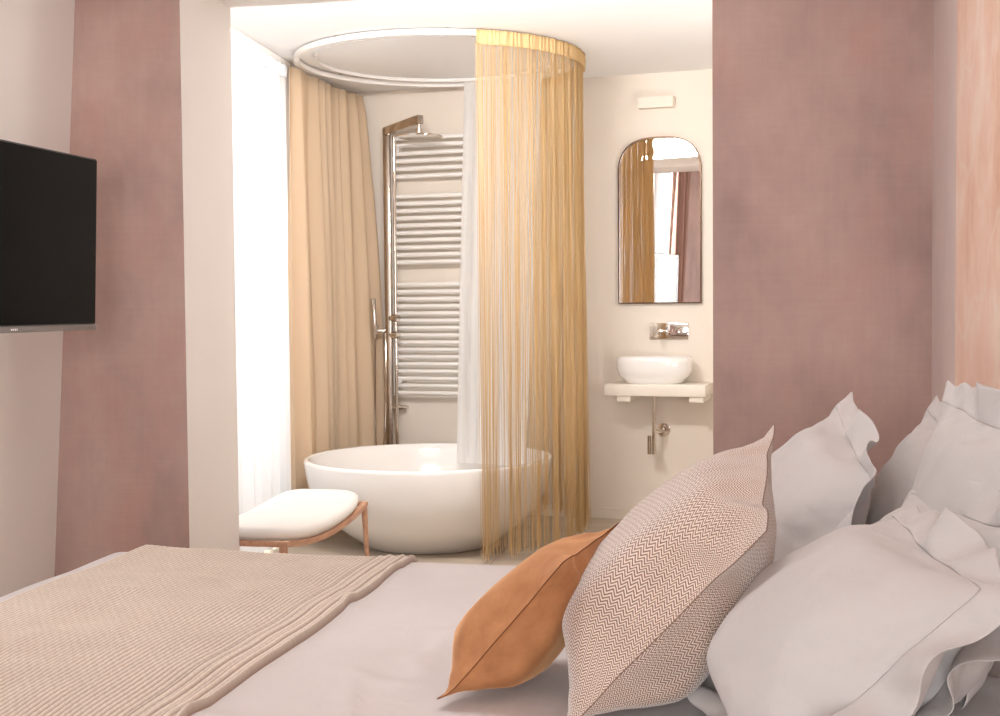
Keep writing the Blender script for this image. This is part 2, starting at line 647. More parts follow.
def duvet_point(s, t, lift=0.0):
    rx, ry = 0.085, 0.075
    x, dx = edge(s, BX0 - lift, None, rx + lift)
    y, dy = edge(t, BY0 - lift, BY1 + lift, ry + lift)
    drop = (dx ** 3 + dy ** 3) ** (1 / 3)
    z = BZ + lift - drop
    # puffiness and creases of the cover
    top = max(0.0, 1 - drop / 0.12)
    cx = min(1.0, max(0.0, (s - BX0) / 0.5)) if s > BX0 else 0
    z += 0.010 * fbm(s * 1.6, t * 1.6, 3.1) * (0.35 + 0.65 * top)
    fold = fbm(s * 2.2 + t * 1.3, t * 0.9 - s * 0.4, 9.0)
    z += 0.012 * top * cx * max(0.0, 0.12 - abs(fold)) / 0.12 * (1 if s > -0.95 else 0.2)
    wob = 0.012 * fbm(s * 3.0, t * 3.0, 5.5, 2) * min(1, drop / 0.2)
    return Vector((x - wob * (1 if dx > 0.1 else 0), y + wob * (1 if dy > 0.1 else 0), max(z, 0.14)))


ss = list(np.linspace(BX0 - 0.40, BX1, 120))
ts = list(np.linspace(BY0 - 0.40, BY1 + 0.42, 130))
duv = MB().grid([[duvet_point(s, t) for t in ts] for s in ss]).build('duvet', MT['duvet'], angle=180)
modifier(duv, 'SOLIDIFY', thickness=0.03, offset=-1)
modifier(duv, 'SUBSURF', levels=1, render_levels=1)
tag(duv, 'pale blush duvet spread smoothly over the bed', 'duvet')

# knitted throw across the foot of the bed
TX0, TX1 = -1.715, -0.93
NR, K = 64, 7
tt = list(np.linspace(BY0 - 0.22, BY1 + 0.30, 210))
P, RV, UVs = [], [], []
ncol = NR * K + 1
for i in range(ncol):
    f = i / (ncol - 1)
    ph = (i % K) / K
    rib = abs(math.sin(PI * ph))
    row, uvr, rv = [], [], []
    # hem: doubled edge along the side nearest the pillows
    hem = 0.0
    d1 = (1 - f) * (TX1 - TX0)
    if d1 < 0.10:
        hem = 0.005 * (0.5 + 0.5 * math.cos(2 * PI * d1 / 0.034)) + 0.004 * (1 - d1 / 0.10)
    for t in tt:
        wav = 0.012 * noise.noise(Vector((t * 1.3, 2.0, f * 0.6))) + 0.006 * noise.noise(Vector((t * 4, 5.0, f)))
        s = TX0 + f * (TX1 - TX0) + wav
        lump = 0.004 + 0.005 * (noise.noise(Vector((s * 5, t * 4, 1))) + 0.6) + hem + 0.010 * (1 - f)
        st = 0.9 + 0.1 * math.sin(2 * PI * t / 0.02 + (i // K) * 2.4)
        p = duvet_point(s, t, lump + 0.005 * rib * st)
        if f == 0 or f == 1:
            p = duvet_point(s, t, 0.0)
        row.append(p)
        uvr.append((s, t))
        rv.append(min(1.0, rib ** 0.8 * (0.8 + 0.2 * st)))
    P.append(row)
    RV.append(rv)
    UVs.append(uvr)
mb = MB()
mb.grid(P, UVs)
throw = mb.build('throw_blanket', MT['knit'], angle=180)
ca = throw.data.color_attributes.new('rib', 'FLOAT_COLOR', 'POINT')
flat = []
for rv in RV:
    for v in rv:
        flat += [v, v, v, 1.0]
ca.data.foreach_set('color', flat)
tag(throw, 'oatmeal ribbed knit throw laid across the foot of the bed', 'throw')


# ------------------------------------------------------------------ pillows: cloth inflated by a small solver, then set between four corners
def inflate(N, ratio, press, flange=0, seed=1, steps=170, ruffle=1.12, fw=0.11, fill=1.0, taper=0.22):
    """two sheets N x N sewn at the rim, blown up. Returns front(N+1,N+1,3), back, flange rings (list of arrays) in units where the sheet is
    2 x 2*ratio"""
    rng = np.random.default_rng(seed)
    n1 = N + 1
    u = np.linspace(-1, 1, n1)
    U, V = np.meshgrid(u, u * ratio, indexing='ij')
    idx_f = np.arange(n1 * n1).reshape(n1, n1)
    pos = [np.stack([U, V, 0.02 + 0.02 * rng.random((n1, n1))], -1).reshape(-1, 3)]
    idx_b = idx_f.copy()
    inner = [(i, j) for i in range(1, N) for j in range(1, N)]
    base = n1 * n1
    for k, (i, j) in enumerate(inner):
        idx_b[i, j] = base + k
    pos.append(np.array([[u[i], u[j] * ratio, -0.02 - 0.02 * rng.random()] for i, j in inner]))
    cnt = base + len(inner)
    rim = [(i, 0) for i in range(N)] + [(N, j) for j in range(N)] + [(i, N) for i in range(N, 0, -1)] + [(0, j) for j in range(N, 0, -1)]
    rim_ids = [idx_f[i, j] for i, j in rim]
    rings = [rim_ids]
    for q in range(1, flange + 1):
        w = fw * q / flange
        pts = []
        for (i, j) in rim:
            a = u[i] * (1 + w)
            b = u[j] * ratio * (1 + w / ratio)
            th = len(pts) / len(rim) * 2 * math.pi
            wv = 0.06 * math.sin(9 * th + seed) + 0.04 * math.sin(14 * th + 2 * seed)
            pts.append([a, b, wv * q / flange])
        pos.append(np.array(pts))
        rings.append(list(range(cnt, cnt + len(rim))))
        cnt += len(rim)
    x = np.concatenate(pos)
    rimset = np.array(rim_ids)
    x[rimset, 2] = 0
    E, L, S = [], [], []

    def add(a, b, l, s):
        if a != b:
            E.append((a, b)); L.append(l); S.append(s)
    du = 2 / N
    dv = 2 * ratio / N
    dd = math.hypot(du, dv)
    for idx in (idx_f, idx_b):
        for i in range(n1):
            for j in range(n1):
                if i < N and (idx is idx_f or 0 < j < N):
                    add(idx[i, j], idx[i + 1, j], du, 1.0)
                if j < N and (idx is idx_f or 0 < i < N):
                    add(idx[i, j], idx[i, j + 1], dv, 1.0)
                if i < N and j < N:
                    add(idx[i, j], idx[i + 1, j + 1], dd, 0.35)
                    add(idx[i + 1, j], idx[i, j + 1], dd, 0.35)
                if i < N - 1:
                    add(idx[i, j], idx[i + 2, j], 2 * du, 0.06)
                if j < N - 1:
                    add(idx[i, j], idx[i, j + 2], 2 * dv, 0.06)
    m = len(rim)
    for q in range(1, len(rings)):
        w = fw / flange
        for k in range(m):
            a, b = rings[q][k], rings[q][(k + 1) % m]
            l0 = np.linalg.norm((x[a] - x[b])[:2])
            add(a, b, l0 * (1 + (ruffle - 1) * q / flange), 0.9)
            d0 = np.linalg.norm((x[rings[q - 1][k]] - x[a])[:2])
            add(rings[q - 1][k], a, d0, 1.0)
            a2 = rings[q][(k + 1) % m]
            add(rings[q - 1][k], a2, np.linalg.norm((x[rings[q - 1][k]] - x[a2])[:2]), 0.4)
            a3 = rings[q - 1][(k + 1) % m]
            add(a3, a, np.linalg.norm((x[a3] - x[a])[:2]), 0.4)
            if q >= 1:
                c = rings[q][(k + 2) % m]
                add(a, c, np.linalg.norm((x[a] - x[c])[:2]) * (1 + (ruffle - 1) * q / flange), 0.5)
            if q >= 2:
                add(rings[q - 2][k], a, 2 * d0, 0.6)
    E = np.array(E); L = np.array(L); S = np.array(S)
    colour = np.full(len(E), -1)
    used = [0] * len(x)
    for e, (a, b) in enumerate(E):
        bits = used[a] | used[b]
        c = 0
        while bits >> c & 1:
            c += 1
        colour[e] = c
        used[a] |= 1 << c
        used[b] |= 1 << c
    batches = [(E[colour == c, 0], E[colour == c, 1], L[colour == c], S[colour == c]) for c in range(colour.max() + 1)]
    F = []
    for idx, sgn in ((idx_f, 1), (idx_b, -1)):
        a, b, c, d = idx[:-1, :-1].ravel(), idx[1:, :-1].ravel(), idx[1:, 1:].ravel(), idx[:-1, 1:].ravel()
        tri = np.concatenate([np.stack([a, b, c], 1), np.stack([a, c, d], 1)])
        F.append(tri if sgn > 0 else tri[:, ::-1])
    F = np.concatenate(F)
    v = np.zeros_like(x)
    dt = 0.02
    for st in range(steps):
        p0, p1, p2 = x[F[:, 0]], x[F[:, 1]], x[F[:, 2]]
        nrm = np.cross(p1 - p0, p2 - p0) / 6.0
        vol = np.einsum('ij,ij->', p0, np.cross(p1, p2)) / 6.0
        pr = press * max(0.0, 1 - vol / (fill * ratio)) * N * N
        f = np.zeros_like(x)
        for k in range(3):
            for ax in range(3):
                f[:, ax] += np.bincount(F[:, k], nrm[:, ax] * pr, len(x))
        v = (v + f * dt) * 0.95
        y = x + v * dt
        for it in range(7):
            for a, b, l, s in batches:
                d = y[b] - y[a]
                dist = np.sqrt((d * d).sum(1)) + 1e-9
                diff = (dist - l) / dist
                k = np.where(diff > 0, 0.5 * s, 0.5 * s * 0.45)
                cc = d * (diff * k)[:, None]
                y[a] += cc
                y[b] -= cc
        v = (y - x) / dt
        x = y
        if st == steps - 30:
            v *= 0.2
    x = x - x.mean(0)
    fr, bk, rg = x[idx_f], x[idx_b], [x[np.array(r)] for r in rings]
    # straighten the rim most of the way, and bring the thickness to 1
    keep = 0.85
    cu = np.abs(fr[[0, -1], :, 0]).mean(0)
    cv = np.abs(fr[:, [0, -1], 1]).mean(1)
    gu = (cu.max() / cu) ** keep
    gv = (cv.max() / cv) ** keep
    ju = np.linspace(-1, 1, n1)

    def fix(p):
        q = p.copy()
        a = np.clip(p[..., 1] / cv.max(), -1, 1)
        b = np.clip(p[..., 0] / cu.max(), -1, 1)
        q[..., 0] *= np.interp(a, ju, gu)
        q[..., 1] *= np.interp(b, ju, gv)
        if p.shape[:2] == (n1, n1):
            q[..., 0] = 0.5 * q[..., 0] + 0.5 * cu.max() * ju[:, None]
            q[..., 1] = 0.5 * q[..., 1] + 0.5 * cv.max() * ju[None, :]
        return q
    zm = max(np.abs(fr[..., 2]).max(), np.abs(bk[..., 2]).max())
    out = []
    for p in [fr, bk] + rg:
        p = fix(p)
        p[..., 2] /= zm
        a = np.clip(np.abs(p[..., 0]) / cu.max(), 0, 1)
        b = np.clip(np.abs(p[..., 1]) / cv.max(), 0, 1)
        if len(out) < 2:
            p[..., 2] *= (np.maximum(1 - a ** 2, 0) * np.maximum(1 - b ** 2, 0)) ** taper
        out.append(p)
    out[2] = np.array([out[0][i, j] for i, j in rim])
    return out[0], out[1], out[2:]


def pillow(name, sim, corners, depth, mats, label, group=None, flange_mats=None, floorz=None, squash=None, flip=False, sag=0.0, size=(0.5, 0.5), sub=1, seam=None, settle=0.3, wrinkle=0.0):
    """corners A near-bottom, B near-top, C far-top, D far-bottom; the front bulges towards the foot of the bed"""
    A, B, C, D = [np.array(c, float) for c in corners]
    fr, bk, rings = sim
    allp = np.concatenate([r.reshape(-1, 3) for r in ([fr, bk] + rings)])
    hu = np.abs(allp[:, 0]).max()
    hv = np.abs(allp[:, 1]).max()
    nrm = np.cross(B - A, D - A)
    nrm = nrm / np.linalg.norm(nrm)
    if nrm[0] > 0:
        nrm = -nrm
    if flip:
        pass

    def place(p):
        p = np.asarray(p)
        s = (p[..., 0] / hu + 1) / 2      # along depth: near -> far
        t = (p[..., 1] / hv + 1) / 2      # bottom -> top
        s, t = s[..., None], t[..., None]
        q = (1 - s) * (1 - t) * A + (1 - s) * t * B + s * t * C + s * (1 - t) * D
        q = q + nrm * (p[..., 2:3] * depth * (1 - settle * (2 * t - 1)))
        if sag:
            q = q + np.array([0, 0, -sag]) * (np.sin(PI * s) * t)
        if floorz is not None:
            z = q[..., 2]
            d = z - floorz
            w = 0.03
            q[..., 2] = floorz + np.where(d > w, d, w * np.exp((np.minimum(d, w) - w) / w))
        return q
    n1 = fr.shape[0]

    def creased(arr, side):
        q = place(arr)
        if wrinkle:
            for i in range(1, n1 - 1):
                for j in range(1, n1 - 1):
                    a, b = i / (n1 - 1), j / (n1 - 1)
                    e = 1 - min(a, 1 - a, b, 1 - b) * 2      # stronger towards the seam
                    r = noise.noise(Vector((a * 7 + b * 3, b * 2.2 - a * 1.2, side * 5 + A[1] * 3)))
                    r2 = noise.noise(Vector((a * 3 - b * 2, b * 8 + a * 2, side * 9 + A[1])))
                    q[i, j] += nrm * side * wrinkle * (0.35 + 0.65 * e) * (max(0, 0.25 - abs(r)) * 3 - 0.3 + 0.6 * r2)
        return q
    su, sv = np.linspace(0, size[0], n1), np.linspace(0, size[1], n1)
    uv = [[(su[i], sv[j]) for j in range(n1)] for i in range(n1)]
    mb = MB()
    mb.grid([[Vector(p) for p in row] for row in creased(fr, 1)], uv)
    mb.grid([[Vector(p) for p in row] for row in creased(bk, -1)], uv)
    bmesh.ops.remove_doubles(mb.b, verts=mb.b.verts, dist=1e-5)
    rimkeys = set()
    for arr in (place(fr),):
        for i in range(n1):
            for j in range(n1):
                if i in (0, n1 - 1) or j in (0, n1 - 1):
                    rimkeys.add(tuple(round(float(c), 4) for c in arr[i, j]))
    o = mb.build(name, mats, angle=180)
    me = o.data
    isrim = [tuple(round(c, 4) for c in v.co) in rimkeys for v in me.vertices]
    cr = me.attributes.new('crease_edge', 'FLOAT', 'EDGE')
    cr.data.foreach_set('value', [1.0 if isrim[e.vertices[0]] and isrim[e.vertices[1]] else 0.0 for e in me.edges])
    for e in me.edges:
        if isrim[e.vertices[0]] and isrim[e.vertices[1]]:
            e.use_edge_sharp = True
    modifier(o, 'SUBSURF', levels=sub, render_levels=sub)
    tag(o, label, 'pillow', group)
    if seam is not None:
        rim = [tuple(p) for p in place(rings[0])]
        MB().tube([Vector(p) for p in rim] + [Vector(rim[0])], 0.0011, n=6, cap=False).build('seam', seam, o, angle=180)
    if len(rings) > 1:
        mb = MB()
        mb.grid([[Vector(p) for p in row] for row in np.array([place(r) for r in rings]).transpose(1, 0, 2)], closed_u=True)
        fl = mb.build('flange', flange_mats or mats, o, angle=180)
        modifier(fl, 'SOLIDIFY', thickness=0.003, offset=0)
        modifier(fl, 'SUBSURF', levels=1, render_levels=1)
    return o


sim_rust = inflate(28, 1.0, 5.0, seed=3)
sim_wool = inflate(30, 1.0, 6.0, seed=5)
sim_flA = inflate(32, 1.0, 5.0, flange=4, seed=8, ruffle=1.06, fw=0.25)
sim_flB = inflate(32, 1.0, 5.0, flange=4, seed=21, ruffle=1.06, fw=0.25)
FZ = BZ + 0.012

pillow('cushion', sim_rust, ((-0.545, 2.15, 0.672), (-0.325, 2.15, 0.931), (-0.267, 2.5, 0.942), (-0.47, 2.5, 0.70)), 0.082, MT['velvet'],
       'small rust velvet cushion leaning against the herringbone pillow', floorz=FZ, size=(0.4, 0.4), wrinkle=0.006, seam=MT['rustseam'])['category'] = 'cushion'
pillow('pillow', sim_wool, ((-0.315, 2.04, 0.672), (0.008, 2.1, 1.0), (0.026, 2.68, 1.12), (-0.30, 2.62, 0.70)), 0.135, MT['herring'],
       'large brown and cream herringbone pillow between rust cushion and white pillows', floorz=FZ, size=(0.5, 0.5), wrinkle=0.008, seam=MT['woolseam'])
G = 'white ruffled pillows'
pillow('pillow', sim_flA, ((-0.05, 1.66, 0.65), (0.34, 1.70, 1.03), (0.255, 2.40, 1.05), (-0.14, 2.36, 0.65)), 0.125, MT['cotton'],
       'biggest white flanged pillow, leaning directly behind the herringbone pillow', G, floorz=FZ, wrinkle=0.011)
pillow('pillow', sim_flB, ((0.18, 1.80, 0.68), (0.44, 1.85, 1.08), (0.28, 2.70, 1.04), (0.10, 2.62, 0.68)), 0.09, MT['cotton'],
       'white flanged pillow mostly hidden behind the biggest white pillow', G, floorz=FZ, wrinkle=0.011)
pillow('pillow', sim_flB, ((-0.02, 2.74, 0.67), (0.275, 2.70, 1.0), (0.205, 3.34, 1.205), (-0.09, 3.33, 0.66)), 0.12, MT['cotton'],
       'white flanged pillow whose ruffled corner stands against the mauve wall', G, floorz=FZ, wrinkle=0.011)
pillow('pillow', sim_flA, ((0.24, 2.80, 0.69), (0.455, 2.80, 1.08), (0.40, 3.30, 1.175), (0.22, 3.3, 0.69)), 0.075, MT['cotton'],
       'white pillow in the far back corner of the bed against the pale mauve wall', G, floorz=FZ, wrinkle=0.011)
pillow('pillow', sim_flA, ((0.34, 2.10, 0.69), (0.455, 2.10, 1.20), (0.34, 2.80, 1.235), (0.32, 2.76, 0.69)), 0.085, MT['cotton'],
       'upright white pillow at the back, its corner in front of the peach panel', G, floorz=FZ, wrinkle=0.011)

# ------------------------------------------------------------------ peach wall panel, television
tag(MB().box((0.524, 1.2, 1.0), (0.546, 3.80, 2.98), bevel=0.004).build('wall_panel', MT['peach'], smooth=False),
    'weathered peach plaster panel on the wall above the headboard', 'wall panel')

tv = empty('television', (-2.2, 3.6, 1.57), 'black flat television on the cream wall, tilted on its bracket', 'television')
lean = Matrix.Rotation(0.035, 4, 'Y')
TM = Matrix.Translation((-2.185, 4.06, 1.575)) @ Matrix.Rotation(math.radians(-0.6), 4, 'Z') @ lean
# local: X out of the screen, Y towards the far end (0), Z up
MB().box((-0.035, -0.97, -0.285), (-0.004, 0, 0.285), bevel=0.005, mtx=TM).build('body', MT['black'], tv)
MB().box((-0.004, -0.962, -0.262), (-0.0015, -0.006, 0.279), mtx=TM).build('screen', MT['screen'], tv, smooth=False)
MB().box((-0.004, -0.97, -0.285), (0.001, 0, -0.266), bevel=0.001, mtx=TM).build('bezel', MT['grey'], tv)
mb = MB()
for k, w in enumerate((0.006, 0.006, 0.006, 0.004)):
    mb.box((0.001, -0.506 + k * 0.01, -0.2785), (0.0016, -0.506 + k * 0.01 + w, -0.2725), mtx=TM)
mb.build('badge', MT['white'], tv, smooth=False)
mb = MB()
mb.box((-0.06, -0.6, -0.12), (-0.035, -0.36, 0.12), bevel=0.004, mtx=TM)
wallx = tvx(1.57)
mb.box((wallx + 0.002, 3.45, 1.45), (wallx + 0.03, 3.75, 1.70), bevel=0.004)
mb.tube([(wallx + 0.02, 3.58, 1.57), (-2.24, 3.58, 1.57)], 0.022)
mb.build('bracket', MT['black'], tv)


# ------------------------------------------------------------------ curtains
def drape(path, z0, z1, amp, folds, nz=24, seed=0, spread=1.0, gather=0.35, kick=0.0):
    """hanging cloth: path is a function f(q) -> (point, outward normal), q 0..1; sine folds whose depth grows downwards"""
    n = folds * 12 + 1
    rnd = random.Random(seed)
    offs = [rnd.uniform(-0.5, 0.5) for _ in range(folds + 2)]
    amps = [rnd.uniform(0.5, 1.3) for _ in range(folds + 2)]
    rows = []
    for i in range(n):
        q = i / (n - 1)
        k = q * folds
        b = int(min(folds - 1, k))
        fr = k - b
        am = amps[b] * (1 - fr) + amps[b + 1] * fr
        of = offs[b] * (1 - fr) + offs[b + 1] * fr
        col = []
        for j in range(nz + 1):
            h = j / nz
            z = z1 + (z0 - z1) * h
            a = amp * am * (gather + (1 - gather) * min(1, h * 2.2))
            ph = 2 * PI * (k + of + 0.06 * math.sin(h * 3 + b))
            qq = q + (0.35 / folds) * math.sin(ph * 1.0 + 1.2) * 0.25
            p, nv = path(qq, h)
            w = a * (math.sin(ph) + 0.25 * math.sin(2 * ph + b))
            w += 0.006 * noise.noise(Vector((q * 20, h * 4, seed)))
            col.append(Vector((p[0] + nv[0] * w, p[1] + nv[1] * w, z)))
        rows.append(col)
    return rows


def straight(p0, p1, flare=0.0):
    p0, p1 = Vector(p0), Vector(p1)
    d = p1 - p0
    nv = Vector((d.y, -d.x)).normalized()

    def f(q, h):
        p = p0 + d * (q + flare * (q - 0.5) * h)
        return p, nv
    return f


# sheer across the bathroom window
sh = empty('sheer_curtain', (-2.65, 6.2, 0), 'white sheer curtain filling the bright bathroom window beside the bench', 'curtain')
MB().grid(drape(straight((-2.585, 5.15), (-2.715, 7.35)), 0.02, 2.70, 0.026, 15, seed=4, gather=0.6)).build('voile', MT['sheer'], sh, angle=180)
MB().grid(drape(straight((-2.585, 5.15), (-2.715, 7.35)), 2.69, 2.755, 0.018, 40, nz=4, seed=9, gather=1)).build('heading', MT['sheer'], sh, angle=180)
MB().loft([[(x - 0.012, y, 2.757), (x + 0.012, y, 2.757), (x + 0.012, y, 2.788), (x - 0.012, y, 2.788)] for x, y in ((-2.576, 5.0), (-2.72, 7.43), (-2.72, 8.1))]).build('track', MT['white'], sh)


def solid_curtain(o, th=0.004):
    modifier(o, 'SOLIDIFY', thickness=th, offset=0)
    return o


def corner_path(q, h):
    p = Vector((-2.655, 8.06)).lerp(Vector((-2.60 + 0.15 * h ** 0.6, 8.385)), q)
    return p, Vector((0.99, -0.1))


d1 = solid_curtain(MB().grid(drape(straight((-2.66, 7.22), (-2.66, 8.06), 0.0), 0.02, 2.752, 0.055, 5, seed=2, gather=0.3)).build('curtain', MT['beige'], angle=180))
tag(d1, 'sunlit beige curtain hanging between the sheer and the bathtub', 'curtain')
d2 = solid_curtain(MB().grid(drape(corner_path, 0.02, 2.752, 0.04, 2, seed=7, gather=0.4)).build('curtain', MT['beige'], angle=180))
tag(d2, 'narrow shaded beige curtain in the corner beside the shower column', 'curtain')


def lean_path(x0, y0, y1):
    def f(q, h):
        z = 2.9 - 2.8 * h
        return Vector((tvx(z) + 0.10, y0 + (y1 - y0) * q)), Vector((1, 0))
    return f


d4 = solid_curtain(MB().grid(drape(lean_path(0, 2.12, 2.56), 0.05, 2.95, 0.04, 4, seed=15, gather=0.5)).build('curtain', MT['taupe'], angle=180))
tag(d4, 'mauve curtain at the bedroom window seen in the arched mirror', 'curtain')

sh2 = MB().grid(drape(lambda q, h: (Vector((tvx(2.9 - 2.8 * h) + 0.05, 2.61 + 0.50 * q)), Vector((1, 0))), 0.05, 2.95, 0.018, 7, seed=18, gather=0.6)).build('sheer_curtain', MT['sheer'], angle=180)
tag(sh2, 'white sheer at the bedroom window, glimpsed in the arched mirror', 'curtain')

# ------------------------------------------------------------------ ring rail, shower curtain, fringe curtain
RC, RR = Vector((-1.825, 7.40)), 0.81


def ring_tube(r, z, w, h, a0=0.0, a1=2 * PI, n=128):
    rings = []
    closed = abs(a1 - a0 - 2 * PI) < 1e-6
    for k in range(n + (0 if closed else 1)):
        a = a0 + (a1 - a0) * k / n
        c, s = math.cos(a), math.sin(a)
        rings.append([(RC.x + (r + q) * c, RC.y + (r + q) * s, z + p) for q, p in ((-w, -h), (w, -h), (w, h), (-w, h))])
    if closed:
        rings.append(rings[0])
    mb = MB()
    mb.loft(rings, not closed, not closed)
    if closed:
        bmesh.ops.remove_doubles(mb.b, verts=mb.b.verts, dist=1e-6)
    return mb


rail = empty('curtain_rail', (RC.x, RC.y, BATH_CEIL), 'round white curtain rail mounted on the ceiling above the bathtub', 'curtain rail')
ring_tube(RR, 2.768, 0.014, 0.014).build('rail_ring', MT['white'], rail, smooth=False)
ring_tube(RR - 0.11, 2.778, 0.009, 0.010).build('rail_ring', MT['white'], rail, smooth=False)
for k in range(8):
    a = 2 * PI * k / 8 + 0.3
    MB().tube([(RC.x + RR * math.cos(a), RC.y + RR * math.sin(a), 2.772), (RC.x + RR * math.cos(a), RC.y + RR * math.sin(a), 2.789)], 0.012).build('bracket', MT['steel'], rail)


def arc(r, a0, a1, grow=0.0):
    def f(q, h):
        a = math.radians(a0 + (a1 - a0) * q)
        rr = r + grow * h
        return RC + Vector((math.cos(a), math.sin(a))) * rr, Vector((math.cos(a), math.sin(a)))
    return f


sc_path0 = arc(RR - 0.11, 90, 42, -0.1)


def sc_path(q, h):
    p, nv = sc_path0(q, h)
    # gathers towards the inside of the bath as it hangs
    return p + Vector((0.0, -0.22 * h)) + Vector((0.0, 0)) * (1 - q), nv


scur = MB().grid(drape(sc_path, 0.40, 2.765, 0.014, 7, seed=31, gather=0.6)).build('shower_curtain', MT['bathsheer'], angle=180)
tag(scur, 'plain white shower curtain hanging inside the bathtub behind the fringe', 'shower curtain')

fringe = empty('fringe_curtain', (RC.x + RR, RC.y, 0), 'golden string fringe curtain hanging from the round rail to the floor', 'curtain')
FA0, FA1 = -62.8, 54.0
hd = drape(arc(RR + 0.028, FA0, FA1), 2.705, 2.782, 0.005, 54, nz=4, seed=40, gather=1)
solid_curtain(MB().grid(hd).build('heading_tape', MT['fringe'], fringe, angle=180), 0.003)
rnd = random.Random(77)
mb = MB()
NS = 450
for k in range(NS):
    a = math.radians(FA0 + (FA1 - FA0) * (k + rnd.uniform(-0.45, 0.45) + 0.7 * math.sin(2 * PI * k / 7.0 + 1.9 * math.sin(k / 23.0)) + 0.8 * math.sin(2 * PI * k / 19.0 + 1.3 * math.sin(k / 31.0))) / (NS - 1))
    cl = 0.018 * math.sin(a * 34) + 0.008 * math.sin(a * 83 + 1)
    r0 = RR + 0.012 + 0.006 * math.sin(a * 60)
    zb = 0.05 + 0.055 * (a - math.radians(FA0)) / math.radians(FA1 - FA0) + rnd.uniform(-0.03, 0.03) + 0.012 * math.sin(a * 25)
    pts = []
    sa = rnd.uniform(-0.006, 0.006)
    sr = rnd.uniform(-0.01, 0.01)
    dx = rnd.uniform(-0.004, 0.004)
    for j in range(7):
        h = j / 6
        aa = a + (0.010 * math.sin(a * 34 + 1.3) + sa) * h
        rr = r0 + cl * h + sr * h + 0.004 * math.sin(h * 5 + k)
        rr += 0.015 * max(0, h - 0.85) / 0.15 * rnd.uniform(-0.8, 0.6)
        pts.append((RC.x + rr * math.cos(aa), RC.y + rr * math.sin(aa) + dx * h, 2.72 + (zb - 2.72) * h))
    mb.tube(pts, rnd.uniform(0.0010, 0.0016), n=4, cap=False)
fs = mb.build('strings', MT['fringe'], fringe, angle=180, normals=False)
fs['kind'] = 'stuff'

# ------------------------------------------------------------------ bathtub
TC, TR, TH = (-1.875, 7.27, 0.0), 0.71, 0.50
prof = [(0.30, 0.0), (0.36, 0.0), (0.385, 0.006), (0.405, 0.03), (0.475, 0.075), (0.565, 0.145), (0.64, 0.235), (0.685, 0.335), (0.704, 0.43), (0.710, 0.478), (0.709, 0.493),
        (0.702, 0.5), (0.686, 0.5), (0.678, 0.494), (0.668, 0.44), (0.62, 0.32), (0.55, 0.2), (0.45, 0.11), (0.30, 0.075), (0.10, 0.065), (0.03, 0.064)]
tub = MB().lathe(prof, TC, n=96, cap0=True, cap1=True).build('bathtub', MT['ceramic'], angle=50)
tag(tub, 'white round freestanding bathtub under the ring rail', 'bathtub')
MB().lathe([(0.032, 0.065), (0.032, 0.070), (0.01, 0.072)], TC, n=24, cap0=True, cap1=True).build('drain', MT['chrome'], tub)

# ------------------------------------------------------------------ bench
bench = empty('bench', (-2.09, 5.65, 0), 'white upholstered bench with rosy wooden legs below the sheer curtain', 'bench')
X0, X1, YB0, YB1 = -2.34, -1.885, 5.0, 6.12


def railz(y):
    q = (y - YB0) / (YB1 - YB0)
    return 0.352 + 0.050 * (2 * q - 1) ** 2


rng = []
NYB = 28
for layer, (ins, up) in enumerate(((0.012, 0.0), (0.0, 0.02), (0.0, 0.045), (0.02, 0.06), (0.07, 0.075), (0.14, 0.082))):
    ring = []
    for k in range(96):
        a = 2 * PI * k / 96
        ca, sa = math.cos(a), math.sin(a)
        s = (abs(ca) ** 5 + abs(sa) ** 5) ** (-0.2)
        hx, hy = (X1 - X0) / 2 - ins, (YB1 - YB0) / 2 - ins
        x = (X0 + X1) / 2 + hx * ca * s
        y = (YB0 + YB1) / 2 + hy * sa * s
        ring.append((x, y, railz(y) + 0.012 + up * (1.0 if up < 0.05 else 0.95)))
    rng.append(ring)
cap = []
seat = MB().loft(rng, True, True)
seat.build('seat', MT['leather'], bench, angle=70)
fr = MB()
for x in (X0 + 0.012, X1 - 0.012):
    rings = []
    for k in range(25):
        y = YB0 + 0.024 + (YB1 - YB0 - 0.048) * k / 24
        z = railz(y)
        rings.append([(x - 0.012, y, z - 0.013), (x + 0.012, y, z - 0.013), (x + 0.012, y, z + 0.011), (x - 0.012, y, z + 0.011)])
    fr.loft(rings)
for y in (YB0 + 0.012, YB1 - 0.012):
    fr.box((X0, y - 0.012, railz(y) - 0.013), (X1, y + 0.012, railz(y) + 0.010), bevel=0.003)
fr.build('frame', MT['wood'], bench)
for x in (X0 + 0.02, X1 - 0.018):
    for y in (YB0 + 0.014, YB1 - 0.014):
        ox = 0.02 if x > -2.1 else -0.02
        MB().tube([(x, y, railz(y) - 0.005), (x + ox * 0.5, y, 0.2), (x + ox, y, 0.0)], [0.016, 0.012, 0.008], n=12).build('leg', MT['wood'], bench)

# ------------------------------------------------------------------ towel radiator
rad = empty('towel_radiator', bw(-2.1, 0, 0.75), 'tall white ladder towel radiator on the wall behind the bathtub', 'radiator')
RX0, RX1 = -2.375, -1.80
PXZ = 8.43 * 1.0 / 1311.0


def vz(v):
    return 0.767 + (395 - v) * (2.482 - 0.767) / (395 - 137)


